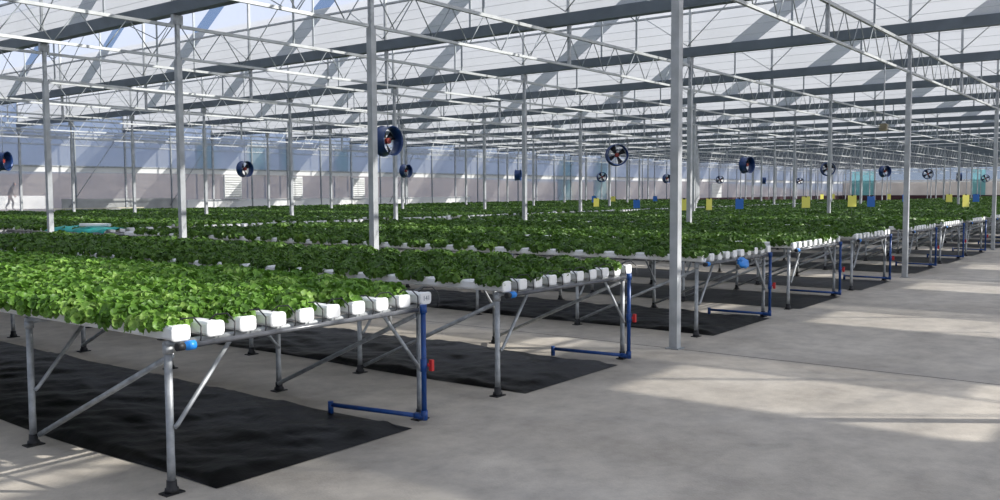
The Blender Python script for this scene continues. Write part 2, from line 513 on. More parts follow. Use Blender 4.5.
tA = make_truss(True); remember(tA); tB = make_truss(False)
usedA = usedB = False
for j in range(1, 12):
    for i in range(0, 15):
        near = (j <= 8 and i <= 6)
        if near:
            t = tA if not usedA else copy_tree(tA); usedA = True
        else:
            t = tB if not usedB else tB.copy()
            if usedB: COL.objects.link(t)
            usedB = True
        t.location = (XL + DX * i, YR[j], 0)
        if j < 3 or i == 0:
            tag(t, 'light steel lattice truss overhead, out of view around the camera', 'truss', 'trusses out of view')
        elif j == 3:
            tag(t, f'zigzag lattice truss above the aisle edge, {nth(i)} bay from the left', 'truss', 'lattice trusses')
        elif j == 11:
            tag(t, f'lattice truss along the top of the back wall, {nth(i)} bay from the left', 'truss', 'lattice trusses')
        else:
            tag(t, f'lattice truss over the {nth(j - 3)} row behind the aisle row, {nth(i)} bay', 'truss', 'lattice trusses')

# ------------------------------------------------------------------ roof arches on each truss row
def make_arch(detail):
    pts = [(SPAN * i / 10, 0, roof_z(i / 10) - .045) for i in range(11)]
    ra = MB().tube(pts, .024, 6)
    kp = MB().sqbar((SPAN / 2, 0, ZT + .03), (SPAN / 2, 0, roof_z(.5) - .06), .028)
    br = MB()
    for u in (.2, .8):
        br.tube([(SPAN / 2, 0, 4.95), (SPAN * u, 0, roof_z(u) - .06)], .010, 5)
    fp = MB().sqbar((SPAN - .02, 0, 4.76), (SPAN - .02, 0, ZTOP - .03), .05)
    wb = MB()
    wb.tube([(SPAN - .06, .03, 4.8), (SPAN - .06, -1.9, 6.5)], .012, 5)
    wb.tube([(SPAN - .06, .03, 4.78), (SPAN - .06, 1.1, 5.5)], .010, 5)
    if detail:
        r = ra.build('roof_arch', M['chord'])
        kp.build('king_post', M['rod'], r); br.build('brace', M['rod'], r)
        fp.build('face_post', M['chord'], r); wb.build('wind_brace', M['chord'], r)
        return r
    for b in (kp, br, fp, wb): ra.add(b.v, b.f)
    return ra.build('roof_arch', M['chord'])
aA = make_arch(True); remember(aA); aB = make_arch(False)
usedA = usedB = False
for j in range(1, 12):
    for k in range(2, NS):
        near = (3 <= j <= 8 and k <= 9)
        if near:
            t = aA if not usedA else copy_tree(aA); usedA = True
        else:
            t = aB if not usedB else aB.copy()
            if usedB: COL.objects.link(t)
            usedB = True
        t.location = (XL + SPAN * k, YR[j], 0)
        if j < 3 or k < 3:
            tag(t, 'curved roof rafter overhead, out of view around the camera', 'roof arch', 'roof arches out of view')
        elif j == 3:
            tag(t, f'curved roof rafter in the aisle-edge row, {nth(k - 2)} from the left', 'roof arch', 'roof arches')
        else:
            tag(t, f'curved roof rafter in the {nth(j - 3)} row behind the aisle row, {nth(k - 2)} along', 'roof arch', 'roof arches')

# ------------------------------------------------------------------ growing benches
ZC0, ZC1 = .855, .932
NCH = 10; PCH = .22; WB = 2.02
YA0, YA1 = 4.34, 16.4
YB0, YB1 = 18.1, 38.6
benches = []   # (x of left legs, number along the aisle)
num = 0
for i in range(14):
    for j in range(3):
        x = XC0 + DX * i + .855 + 2.95 * j
        if i == 0 and j == 0: continue
        num += 1
        benches.append((x, num))

def channel_mb(y0, y1, cap=True):
    w = .054
    b = MB(); b.box(-w, w, y0 + .012, y1, ZC0, ZC1, .014)
    return b
def cap_mb(y0):
    w = .058
    b = MB(); c = .022; z0, z1 = ZC0 - .006, ZC1 + .005
    pr = [(-w + c, z0), (w - c, z0), (w - c * .3, z0 + c * .3), (w, z0 + c), (w, z1 - c), (w - c * .3, z1 - c * .3), (w - c, z1), (-w + c, z1), (-w + c * .3, z1 - c * .3), (-w, z1 - c), (-w, z0 + c), (-w + c * .3, z0 + c * .3)]
    n = len(pr)
    vs = [(x, y0 + .018, z) for x, z in pr] + [(x, y0 + .001, z) for x, z in pr] + [(x * .86, y0 - .004, (z - (z0 + z1) / 2) * .86 + (z0 + z1) / 2) for x, z in pr]
    b.add(vs, [(i, (i + 1) % n, n + (i + 1) % n, n + i) for i in range(n)] + [(n + i, n + (i + 1) % n, 2 * n + (i + 1) % n, 2 * n + i) for i in range(n)] + [tuple(range(2 * n, 3 * n))])
    return b
def foot(b, x, y):
    b.tube([(x, y, 0.004), (x, y, .03), (x, y, .035), (x, y, .075)], [.042, .038, .03, .028], 10)
    b.box(x - .058, x + .058, y - .04, y + .04, 0.0, .008)

FR = [YA0 + .07 + 1.6 * k for k in range(8)]
def make_bench_full():
    root = empty('growing_bench')
    ch0 = None
    for c in range(NCH):
        x = .04 + PCH * c
        if ch0 is None:
            ch = channel_mb(YA0, YA1).build('channel', M['white'], root); ch0 = ch
            cp = cap_mb(YA0).build('end_cap', M['white'], ch); cp0 = cp
            ft = MB().tube([(.095, YA0 - .025, .82), (.10, YA0 - .035, .86), (.112, YA0 - .02, .92), (.10, YA0 + .03, .965), (.05, YA0 + .07, .962), (.01, YA0 + .09, .925)], .0045, 6).build('feed_tube', M['hose'], ch)
            ft0 = ft
        else:
            ch = ch0.copy(); COL.objects.link(ch); ch.parent = root
            for s in (cp0, ft0):
                q = s.copy(); COL.objects.link(q); q.parent = ch
        ch.location.x = x
    # header pipe with its blue coupling
    MB().tube([(.03, YA0 - .03, .826), (WB - .12, YA0 - .03, .826)], .017, 10).build('feed_pipe', M['header'], root)
    cpl = MB().tube([(.035, YA0 - .03, .826), (.055, YA0 - .03, .826), (.056, YA0 - .03, .826), (.10, YA0 - .03, .826)], [.022, .024, .027, .026], 12).build('coupling', M['brightblue'], root)
    MB().tube([(-.01, YA0 - .03, .826), (.034, YA0 - .03, .826)], .023, 12).build('pipe_plug', M['black'], cpl)
    # crossbars, rails
    for y in FR:
        MB().tube([(-.02, y, .83), (WB + .04, y, .83)], .021, 8).build('crossbar', M['galv'], root)
    lg0 = ft0 = None
    for side, x in enumerate((0, WB)):
        for k, y in enumerate(FR):
            if lg0 is None:
                b = MB(); b.tube([(0, 0, .06), (0, 0, .2), (0, 0, .21), (0, 0, .81)], [.0225, .0225, .0215, .0215], 12)
                b.tube([(0, 0, .78), (0, 0, .825)], .028, 12)
                lg = b.build('leg', M['galv'], root); lg0 = lg
                f = MB(); foot(f, 0, 0); fo = f.build('foot', M['black'], lg); ft0 = fo
            else:
                lg = lg0.copy(); COL.objects.link(lg); lg.parent = root
                fo = ft0.copy(); COL.objects.link(fo); fo.parent = lg
            lg.location = (x, y, 0)
            s = 1 if side == 0 else -1
            # short knee brace in the plane of the trestle
            if k < 4 or k % 2:
                MB().tube([(x + s * .01, y - .026, .37), (x + s * .03, y - .028, .385), (x + s * .38, y - .026, .80)], .0135, 8).build('knee_brace', M['galv'], root)
        # long slanting braces along the bench
        dx = .028 if side == 0 else -.028
        for k in (0, 2, 4, 6):
            MB().tube([(x + dx, FR[k] + .01, .765), (x + dx, FR[k + 1] - .03, .07)], .0175, 8).build('long_brace', M['galv'], root)
    # blue drain riser with red valve
    xr = WB - .085; yr = YA0 - .05
    b = MB()
    b.tube([(xr, yr, .055), (xr, yr, .85)], .019, 12)
    for z0, z1 in ((.03, .10), (.38, .47), (.80, .86)):
        b.tube([(xr, yr, z0), (xr, yr, z1)], .0255, 12)
    ri = b.build('drain_riser', M['blue'], root)
    b = MB(); b.tube([(xr + .02, yr - .012, .425), (xr + .036, yr - .035, .425)], [.012, .014], 8)
    b.box(xr + .022, xr + .046, yr - .058, yr - .030, .385, .465)
    b.build('valve_handle', M['red'], ri)
    b = MB(); e = (xr - .22, yr + .74)
    b.tube([(xr, yr, .055), (e[0], e[1], .08)], .017, 10)
    b.tube([(e[0], e[1], .105), (e[0], e[1], .01)], .021, 10)
    b.tube([(xr, yr, .05), (xr - .018, yr + .075, .057)], .024, 10)
    b.build('drain_elbow_pipe', M['blue'], root)
    return root

def make_bench_far(y0, y1, pipe):
    root = empty('growing_bench')
    b = channel_mb(y0, y1); b2 = cap_mb(y0); b.add(b2.v, b2.f)
    c0 = None
    for c in range(NCH):
        if c0 is None: ch = c0 = b.build('channel', M['white'], root)
        else:
            ch = c0.copy(); COL.objects.link(ch); ch.parent = root
        ch.location.x = .04 + PCH * c
    f = MB()
    n = int((y1 - y0) / 1.6) + 1
    ys = [y0 + .07 + 1.6 * k for k in range(n)]
    for k, y in enumerate(ys):
        f.tube([(-.02, y, .83), (WB + .04, y, .83)], .021, 6)
        for x in (0, WB):
            s = 1 if x == 0 else -1
            f.tube([(x, y, .0), (x, y, .82)], .022, 6)
            f.box(x - .06, x + .06, y - .04, y + .04, 0, .03)
            f.tube([(x, y - .026, .37), (x + s * .38, y - .026, .80)], .0135, 6)
            if k % 2 == 0 and k + 1 < n:
                f.tube([(x + s * .028, y, .765), (x + s * .028, ys[k + 1] - .03, .07)], .0175, 6)
    for x in (0, WB):
        f.tube([(x, y0 + .02, .785), (x, y1 - .02, .785)], .016, 6)
    f.tube([(.06, y0 - .025, .805), (WB - .02, y0 - .025, .805)], .017, 6)
    f.build('trestle_frame', M['galv'], root)
    if pipe:
        xr = WB - .085; yr = y0 - .05
        r = MB().tube([(xr, yr, .03), (xr, yr, .85)], .021, 8).tube([(xr, yr, .055), (xr - .2, yr + .82, .1)], .017, 6).build('drain_riser', M['blue'], root)
        MB().box(xr + .015, xr + .06, yr - .045, yr - .01, .385, .465).build('valve_handle', M['red'], r)
    return root
pf = make_bench_full(); pa = make_bench_far(YA0, YA1, True); pb = make_bench_far(YB0, YB1, False)
remember(None)
NFULL = 9
uf = ua = False
for x, n_ in benches:
    if n_ <= NFULL:
        b = pf if not uf else copy_tree(pf, no_tubes=n_ > 2); uf = True
    else:
        b = pa if not ua else copy_tree(pa); ua = True
    b.location.x = x
    tag(b, f'white-channel growing bench on pipe legs, {nth(n_)} along the aisle from the left', 'growing bench', 'growing benches beside the aisle')
ub = False
for x, n_ in benches:
    if x > 66: continue
    b = pb if not ub else copy_tree(pb); ub = True
    b.location.x = x
    tag(b, f'growing bench in the rear block towards the back wall, {nth(n_)} from the left', 'growing bench', 'growing benches in the rear block')

# small printed number on the corner channel of the nearest bench
cu = bpy.data.curves.new('channel_number', 'FONT'); cu.body = '141'; cu.size = .05; cu.extrude = .0006
cu.align_x = 'CENTER'; cu.align_y = 'CENTER'
cu.materials.append(M['ink'])
tx = bpy.data.objects.new('channel_number', cu); COL.objects.link(tx)
last = [o for o in KID[pf.name] if o.name.startswith('channel')][-1]
bpy.context.view_layer.update()
me_ = bpy.data.meshes.new_from_object(tx); bpy.data.objects.remove(tx)
tx = bpy.data.objects.new('printed_number', me_); COL.objects.link(tx)
tx.parent = last; tx.location = (0, YA0 - .006, (ZC0 + ZC1) / 2); tx.rotation_euler = (PI / 2, 0, 0)

# black ground cloth in each bench's footprint
def cloth(x0, x1, y0, y1, nx, ny, name='ground_cloth'):
    V = []; rr = random.Random(int(x0 * 100))
    ph = [rr.uniform(0, 6) for _ in range(6)]
    for j in range(ny + 1):
        for i in range(nx + 1):
            x = x0 + (x1 - x0) * i / nx; y = y0 + (y1 - y0) * j / ny
            e = min(i, nx - i, 3) / 3 * min(j, 3) / 3
            h = .004 * (1 + math.sin(x * 23 + 4 * math.sin(y * 3.1 + ph[3]))) + .012 * (1 + math.sin(x * 5 + 2.2 * math.sin(y * 1.9 + ph[0]) + ph[1])) + .010 * (1 + math.sin(y * 7 + 3 * math.sin(x * 3 + ph[2]) + ph[3])) + .006 * math.sin(x * 17 + y * 9 + ph[4]) * math.sin(y * 13 + ph[5]) + .006 * rr.random()
            xe = x + (.02 * math.sin(y * 2.1 + ph[0]) if i in (0, nx) else 0)
            V.append((xe, y, .004 + max(0, h) * e))
    b = MB(); n = nx + 1
    b.add(V, [(j * n + i, j * n + i + 1, (j + 1) * n + i + 1, (j + 1) * n + i) for j in range(ny) for i in range(nx)], True)
    return b.build(name, M['fabric'])
for x, n_ in benches:
    hi = n_ <= 3
    c = cloth(x + (.17 if hi else .08), x + WB - (.25 if n_ == 1 else .34 if n_ == 2 else .12), YA0 - .07, YA1 + .2, 60 if hi else 8, 260 if hi else 40)
    tag(c, f'wrinkled black ground cloth on the floor under the {nth(n_)} bench along the aisle', 'ground cloth', 'ground cloths beside the aisle')
    if x > 66: continue
    c = cloth(x + .2, x + WB - .22, YB0 - .1, YB1, 4, 30)
    tag(c, f'black ground cloth under the {nth(n_)} bench of the rear block', 'ground cloth', 'ground cloths in the rear block')

# ------------------------------------------------------------------ plants
def bush(nl, R, H, W, g, ruff, seed, z0=.035, cup=.35, lo=-32, jit=.45):
    """compact head of lettuce: small cupped, ruffled leaves in two shells around a ball"""
    rng = np.random.default_rng(seed)
    V = []; F = []
    for q in range(nl):
        t = (q + .5) / nl
        inner = q % 4 == 3
        az = q * 2.39996 + rng.normal(0, .2)
        s0 = math.sin(math.radians(lo))
        sp = s0 + (1 - s0) * t
        ph = math.asin(min(1, sp))
        k = (.74 if inner else 1.0) * rng.uniform(.88, 1.08)
        d = np.array([math.cos(ph) * math.cos(az), math.cos(ph) * math.sin(az), math.sin(ph)])
        c = np.array([d[0] * R * k, d[1] * R * k, z0 + d[2] * (H - z0) * k * (1 if d[2] > 0 else .9)])
        nrm = d + rng.normal(0, jit, 3) + np.array([0, 0, .25]); nrm /= np.linalg.norm(nrm)
        up = np.array([d[0] * .3, d[1] * .3, 1.0]) + rng.normal(0, .3, 3)
        a = np.cross(up, nrm); a /= np.linalg.norm(a) + 1e-9
        b_ = np.cross(nrm, a)
        w = W * rng.uniform(.75, 1.2) * (1.12 if sp < .3 else 1)
        base = len(V)
        for i in range(g + 1):
            for j in range(g + 1):
                u, v = i / g * 2 - 1, j / g * 2 - 1
                if g == 1: uu, vv, rr = u * .8, v * .8, 0
                else:
                    uu = u * math.sqrt(1 - v * v / 2); vv = v * math.sqrt(1 - u * u / 2); rr = uu * uu + vv * vv
                h = w * cup * rr * .5 + rng.normal(0, ruff) * (rr > .3)
                V.append(c + a * uu * w / 2 + b_ * vv * w / 2 * 1.1 + nrm * h)
        n = g + 1
        F += [(base + i * n + j, base + (i + 1) * n + j, base + (i + 1) * n + j + 1, base + i * n + j + 1) for i in range(g) for j in range(g)]
    return np.array(V), np.array(F)
hi_g = [bush(190, .145, .090, .040, 2, .006, s, lo=-22) for s in range(5)]
hi_p = [bush(150, .150, .092, .052, 2, .006, 50 + s, cup=.8, lo=-25) for s in range(5)]
mid_g = [bush(84, .145, .090, .060, 2, .007, 90 + s) for s in range(5)]
mid_p = [bush(90, .150, .092, .065, 2, .008, 120 + s, cup=.8) for s in range(4)]
low_g = [bush(34, .145, .090, .09, 1, .0, 150 + s) for s in range(5)]
vlow = [bush(14, .145, .088, .14, 1, .0, 180 + s) for s in range(3)]

# camera frame used only to rank plants by their distance
CAMP = np.array([0, 0, 1.65]); YAW = .65467
fw = np.array([math.cos(YAW), math.sin(YAW)]); rt = np.array([math.sin(YAW), -math.cos(YAW)])
def in_view(x, y, m=1.03):
    d = x * fw[0] + y * fw[1]; s = x * rt[0] + y * rt[1]
    return abs(s) < d * .557 * m + .3
plants = []
for x, n_ in benches:
    for blk, (ya, yb) in enumerate(((YA0 + .21, YA1 - .5), (YB0 + .15, YB1 - .1))):
        if blk == 1 and x > 66: continue
        for c in range(NCH):
            px_ = x + .04 + PCH * c
            st = .34 if n_ == 1 else .42
            # the two rightmost channels of the second bench start a little further in
            y = ya + (st / 2 if (c % 2) else 0)
            if n_ != 1 and blk == 0: y -= .06
            k = 0
            while y < yb:
                k += 1
                kind = 'p' if n_ == 1 else 'g'
                plants.append((px_ + RNG.normal(0, .006), y + RNG.normal(0, .015), kind, n_, c + 1, k, blk))
                y += st
vis = [p for p in plants if p[6] == 0 and in_view(p[0], p[1])]
vis.sort(key=lambda p: p[0] * fw[0] + p[1] * fw[1])
keep = set((p[3], p[4], p[5]) for p in vis[:300])
meshes = {}
def pmesh(kind, v):
    if (kind, v) not in meshes:
        V, F = (hi_p if kind == 'p' else hi_g)[v]
        me = bpy.data.meshes.new('lettuce_plant')
        me.from_pydata(V.tolist(), [], F.tolist())
        me.polygons.foreach_set('use_smooth', [True] * len(F))
        me.materials.append(M['pale'] if kind == 'p' else M['green'])
        me.update(); meshes[(kind, v)] = me
    return meshes[(kind, v)]
ZP = ZC1 - .035
for p in plants:
    if p[6] == 0 and (p[3], p[4], p[5]) in keep:
        v = random.randrange(5)
        o = bpy.data.objects.new('lettuce_plant', pmesh(p[2], v)); COL.objects.link(o)
        o.location = (p[0], p[1], ZP); o.rotation_euler.z = random.uniform(0, 6.28)
        s = random.uniform(.88, 1.08); o.scale = (s, s, s * random.uniform(.9, 1.1))
        if p[2] == 'p':
            tag(o, f'bright green leafy lettuce on the nearest bench, channel {p[4]} from the left, {nth(p[5])} plant back', 'lettuce', 'pale lettuces on the nearest bench')
        else:
            tag(o, f'dark green curly lettuce on the {nth(p[3])} bench, channel {p[4]} from left, {nth(p[5])} plant back', 'lettuce', 'dark lettuces on the benches')
def scatter(name, items, tmpl, mat):
    """ITEMS: list of (x, y, lod); builds one mesh"""
    VV = []; FF = []; base = 0
    items = np.array(items)
    for lod in range(len(tmpl)):
        sel = items[items[:, 2] == lod]
        if not len(sel): continue
        pick = RNG.integers(0, len(tmpl[lod]), len(sel))
        for v, (V, F) in enumerate(tmpl[lod]):
            S = sel[pick == v]
            if not len(S): continue
            a = RNG.uniform(0, 6.283, len(S)); s = RNG.uniform(.86, 1.1, len(S)); sz = s * RNG.uniform(.85, 1.12, len(S))
            ca, sa = np.cos(a) * s, np.sin(a) * s
            X = V[None, :, 0] * ca[:, None] - V[None, :, 1] * sa[:, None] + S[:, 0:1]
            Y = V[None, :, 0] * sa[:, None] + V[None, :, 1] * ca[:, None] + S[:, 1:2]
            Z = V[None, :, 2] * sz[:, None] + ZP
            VV.append(np.stack([X, Y, Z], -1).reshape(-1, 3))
            nf = F[None] + (np.arange(len(S)) * len(V))[:, None, None] + base
            FF.append(nf.reshape(-1, 4)); base += len(S) * len(V)
    return np_mesh(name, np.concatenate(VV), np.concatenate(FF), mat, smooth=True)
rest = {'p': [], 'g': [], 'r': []}
for p in plants:
    if p[6] == 0 and (p[3], p[4], p[5]) in keep: continue
    d = p[0] * fw[0] + p[1] * fw[1]
    lod = 0 if d < 20 else 1 if d < 45 else 2
    rest[p[2]].append((p[0], p[1], lod))
tag(scatter('lettuce_bed', rest['p'], [mid_p, mid_p, mid_p], M['pale']), 'mass of bright green lettuces filling the nearest bench further back', 'lettuces', kind='stuff')
tag(scatter('lettuce_bed', rest['g'], [mid_g, low_g, vlow], M['green']), 'mass of dark green lettuces filling the farther benches', 'lettuces', kind='stuff')

# ------------------------------------------------------------------ circulation fans
def make_fan():
    root = empty('circulation_fan')
    R = .235; D = .26
    Mx = Matrix.Rotation(PI / 2, 4, 'X')        # axis along y, face at -y
    tube_ = MB().lathe([(R + .025, .02), (R + .005, .03), (R - .01, .07), (R - .012, D - .04), (R + .012, D), (R + .018, D - .005), (R - .002, D - .045), (R, .075), (R + .012, .035), (R + .03, .015)], Mx, 28, closed=True)
    h = tube_.build('housing', M['fanblue'], root, (0, D / 2, 0))
    hub = MB().lathe([(0, .10), (.03, .10), (.055, .09), (.06, .05), (.058, .02), (0, .018)], Mx, 16)
    hb = hub.build('hub', M['steel'], root, (0, D / 2, 0))
    for k in range(4):
        a = PI / 2 * k + .5
        b = MB(); vs = []
        for r in (.05, .11, .17, .215):
            w = .035 + .28 * (r - .05)
            tw = .75 - 1.6 * (r - .05)
            for s in (-1, 1):
                for t in (-.003, .003):
                    x = r; y = s * w * math.cos(tw); z = -.07 + s * w * math.sin(tw) * .8 + t
                    X = x * math.cos(a) - y * math.sin(a); Z = x * math.sin(a) + y * math.cos(a)
                    vs.append((X, z, Z))
        fs = []
        for i in range(3):
            o = i * 4; q = o + 4
            fs += [(o, o + 2, q + 2, q), (o + 1, q + 1, q + 3, o + 3), (o, q, q + 1, o + 1), (o + 2, o + 3, q + 3, q + 2)]
        fs += [(0, 1, 3, 2), (12, 14, 15, 13)]
        b.add(vs, fs, True); b.build('blade', M['fanblade'], root, (0, D / 2, 0))
    MB().tube([(0, -.03, 0), (0, .12, 0)], .05, 14).build('motor', M['orange'], root)
    g = MB()
    for a in (0, PI / 2):
        g.tube([(-(R + .01) * math.cos(a), .125, -(R + .01) * math.sin(a)), ((R + .01) * math.cos(a), .125, (R + .01) * math.sin(a))], .006, 5)
    for rr in (.09, .16):
        g.tube([(rr * math.cos(t * PI / 12), .125, rr * math.sin(t * PI / 12)) for t in range(25)], .003, 4, False)
    g.build('guard', M['steel'], root)
    MB().tube([(0, 0, R), (0, 0, R + .03)], .02, 8).tube([(0, 0, R + .03), (0, 0, 1.33)], .007, 5).build('hanger_rod', M['galv'], root)
    return root
fan = make_fan(); remember(fan)
A = [(11.056, 2.536, 2), (18.776, 2.527, -48), (26.708, 2.456, -12), (34.526, 2.469, -62), (42.509, 2.5, -30), (50.83, 2.493, -70), (58.759, 2.42, 20), (67.456, 2.417, -74), (75.2, 2.42, -60)]
B = [(10.606, 2.52, 38), (18.054, 2.449, 5), (25.558, 2.503, 2), (32.896, 2.43, 24), (40.234, 2.42, -44), (47.528, 2.40, -20), (54.966, 2.40, -60), (62.547, 2.40, 15), (70.0, 2.421, -60), (77.6, 2.42, 20)]
first = True
for row, (Y, L_) in enumerate(((10.88, A), (24.2, B))):
    for k, (x, z, rz) in enumerate(L_):
        o = fan if first else copy_tree(fan); first = False
        o.location = (x, Y, z + (0 if True else 0)); o.rotation_euler = (0, 0, math.radians(rz))
        if row == 0 and k == 0: o.rotation_euler.x = .0
        tag(o, f'round blue fan hanging from the roof in the {"front" if row == 0 else "rear"} fan line, {nth(k + 1)} from the left', 'fan', 'hanging circulation fans')

# ------------------------------------------------------------------ sticky cards
cards = [('y', 26.86, 7.76, 1.35, .25, .30), ('b', 29.29, 7.89, 1.31, .25, .30), ('y', 24.6, 8.33, 1.34, .22, .28), ('b', 22.0, 9.15, 1.33, .20, .24), ('y', 21.6, 9.8, 1.32, .16, .27),
         ('y', 20.3, 9.87, 1.33, .16, .26), ('b', 24.5, 13.5, 1.28, .20, .24), ('y', 28.2, 17.2, 1.27, .18, .28), ('y', 28.87, 5.15, 1.34, .25, .32), ('y', 43.56, 25.49, 1.26, .25, .25),
         ('b', 39.48, 24.22, 1.28, .22, .3), ('b', 44.99, 23.63, 1.26, .22, .25), ('y', 58.21, 14.63, 1.27, .25, .3), ('y', 60.78, 19.52, 1.26, .25, .3), ('y', 63.4, 19.6, 1.26, .25, .3),
         ('y', 49.45, 9.58, 1.25, .3, .35), ('b', 50.28, 8.51, 1.25, .3, .35), ('b', 51.32, 12.09, 1.24, .28, .35)]
cn = {'y': 0, 'b': 0}
for c, x, y, z, w, h in cards:
    cn[c] += 1
    r = empty('sticky_card', (x, y, 0), math.radians(-40 + random.uniform(-12, 12)))
    MB().box(-w * .55, w * .55, -.002, .002, z - h * .55, z + h * .55).build('card', M['yellow'] if c == 'y' else M['bluecard'], r)
    MB().tube([(0, .006, .935), (0, .006, z + h * .55 + .02)], .004, 5).build('stake', M['rod'], r)
    MB().box(-.02, .02, -.008, .012, z + h * .55 - .02, z + h * .55 + .02).build('clip', M['black'], r)
    nm = 'yellow' if c == 'y' else 'blue'
    tag(r, f'{nm} sticky insect card on a stake above the lettuces, {nth(cn[c])} {nm} one by position', 'sticky card', nm + ' sticky cards')
# fix the labels so that each card is found by what it stands beside
cl = ['yellow sticky card beside the aisle column, immediately left of the big blue card', 'large blue sticky card just left of the second aisle column',
      'large yellow sticky card standing alone left of the yellow and blue pair', 'blue sticky card standing between two yellow ones in mid bed',
      'yellow sticky card just right of the pair of close columns', 'yellow sticky card peeping out between the two close columns',
      'blue sticky card in the bed left of the big front column', 'yellow sticky card furthest to the left in the photo', 'tall yellow sticky card at the far right beside a thin column',
      'tiny yellow sticky card near the back wall, left of the front column', 'tiny blue sticky card right behind the leftmost yellow card', 'tiny blue sticky card far off, left of the big front column',
      'tiny yellow sticky card far off beside the large blue card', 'tiny yellow sticky card over the maroon board, left one of two close together', 'tiny yellow sticky card over the maroon board, right one of two close together',
      'small yellow sticky card right of the second aisle column', 'small blue sticky card furthest to the right in the photo', 'small blue sticky card hugging the left side of the second aisle column']
q = 0
for o in list(COL.objects):
    if o.name.startswith('sticky_card') and o.type == 'EMPTY':
        o['label'] = cl[q]; q += 1

# ------------------------------------------------------------------ odd things
# hanging sensor over the aisle edge
s = empty('hanging_climate_sensor', (16.45, Y0, 0), **dict(label='small olive sensor box hanging on a thin rod from the aisle-edge truss', cat='sensor'))
MB().tube([(0, 0, 2.80), (0, 0, 3.835)], .012, 6).build('rod', M['galv'], s)
b = MB()
for k in range(4): b.box(-.065, .065, -.065, .065, 2.70 + .026 * k, 2.714 + .026 * k)
b.box(-.05, .05, -.05, .05, 2.68, 2.80)
b.build('housing', M['box'], s)
MB().tube([(.0, 0, 2.80), (0, 0, 2.84)], [.05, .02], 8).build('cover', M['galv'], s)

# teal cloth laid over the far end of the third bench
b = MB(); V = []
for j in range(15):
    for i in range(7):
        x = 9.22 + .52 * i / 6; y = 16.9 + 2.35 * j / 14
        V.append((x, y, .975 + .018 * math.sin(i * 1.7 + j) + .014 * math.sin(j * 1.3) - (.09 if i == 0 else .02 if i == 1 else 0)))
n = 7
b.add(V, [(j * n + i, j * n + i + 1, (j + 1) * n + i + 1, (j + 1) * n + i) for j in range(14) for i in range(6)], True)
c = b.build('teal_cloth', M['teal']); tag(c, 'teal cloth lying across the gap between the third bench and the bench behind', 'cloth')
md = c.modifiers.new('thick', 'SOLIDIFY'); md.thickness = .006
o = MB().box(-.05, .05, -.32, .32, 0, .06, .012).build('spare_channel', M['white'], None, (9.45, 17.6, 1.008), .5)
tag(o, 'short white channel piece lying on the teal cloth', 'channel')

# crumpled blue rag hung on the front of the third bench
b = MB(); rr = random.Random(3)
V = []; n = 14; m = 9
for j in range(m):
    for i in range(n):
        a = 2 * PI * i / n
        rx = .13 * math.sin(PI * (j + .5) / m) * (1 + .3 * rr.uniform(-1, 1)) + .02
        V.append((.14 * (j - 3) / m * 2 + rx * math.cos(a) * .9, rx * .28 * math.sin(a) + .006 * rr.uniform(-1, 1), -.16 * j / m + rx * .55 * math.sin(a + .6)))
b.add(V, [(j * n + i, j * n + (i + 1) % n, (j + 1) * n + (i + 1) % n, (j + 1) * n + i) for j in range(m - 1) for i in range(n)] + [tuple(range(n)), tuple(reversed(range((m - 1) * n, m * n)))], True)
o = b.build('blue_rag', M['brightblue'], None, (10.36, YA0 - .075, .83)); o.scale = (.85, 1, .62); tag(o, 'crumpled bright blue rag hanging below the channel ends of the third bench', 'rag')

# white louvred boxes on the back wall
for k, (xa, xb, za, zb) in enumerate(((28.3, 29.35, 1.42, 2.62), (32.65, 33.45, 1.4, 2.6), (37.3, 38.25, 1.35, 2.58), (88.0, 90.5, 1.0, 2.5))):
    b = MB().box(xa, xb, YB - .20, YB - .08, za, zb)
    r = b.build('louvre_box', M['curbwhite'])
    f = MB()
    for q in range(9):
        z = za + .06 + (zb - za - .1) * q / 9
        f.add([(xa + .04, YB - .202, z), (xb - .04, YB - .202, z), (xb - .04, YB - .235, z + .06), (xa + .04, YB - .235, z + .06), (xa + .04, YB - .202, z + .012), (xb - .04, YB - .202, z + .012), (xb - .04, YB - .235, z + .072), (xa + .04, YB - .235, z + .072)],
              [(0, 1, 2, 3), (7, 6, 5, 4), (3, 2, 6, 7), (0, 4, 5, 1)])
    f.build('slats', M['whitepaint'], r)
    tag(r, ['white louvred box on the back wall, leftmost, right below the rear fan', 'white louvred box on the back wall, second from the left', 'white louvred box on the back wall just left of the tall second-row column', 'long white louvred box on the distant right part of the back wall'][k], 'louvre box', 'louvred boxes on the back wall')
# teal shade sheets outside the back wall
for k, (xa, xb) in enumerate(((27.0, 28.0), (30.1, 31.3), (32.3, 33.0), (36.3, 37.4), (60.0, 62.0), (65.5, 67.6))):
    b = MB().box(xa, xb, YB + .35, YB + .36, .9 if k > 3 else 2.7, 4.3)
    o = b.build('shade_sheet', M['tealfilm'])
    MB().box(xa, xa + .04, YB + .33, YB + .38, 0, 4.35).build('post', M['galv'], o)
    MB().box(xb - .04, xb, YB + .33, YB + .38, 0, 4.35).build('post', M['galv'], o)
    tag(o, f'teal shade sheet hanging outside behind the back wall film, {nth(k + 1)} from the left', 'shade sheet', 'teal sheets outside the back wall')
# pale plank at the foot of the back wall
r = MB().box(19.0, 23.2, 38.75, 39.05, 1.02, 1.06).build('plank', M['wood']); tag(r, 'long pale wooden plank lying on two trestles in front of the back wall', 'plank')
for k, xx in enumerate((19.5, 22.7)):
    t = MB(); 
    for sx in (-1, 1):
        for sy in (-1, 1): t.sqbar((xx + sx * .25, 38.9 + sy * .12, 0), (xx, 38.9 + sy * .1, 1.0), .04)
    t.sqbar((xx, 38.75, .99), (xx, 39.05, .99), .05)
    tag(t.build('trestle', M['wood']), 'wooden trestle carrying the ' + ('left' if k == 0 else 'right') + ' end of the pale plank', 'trestle')
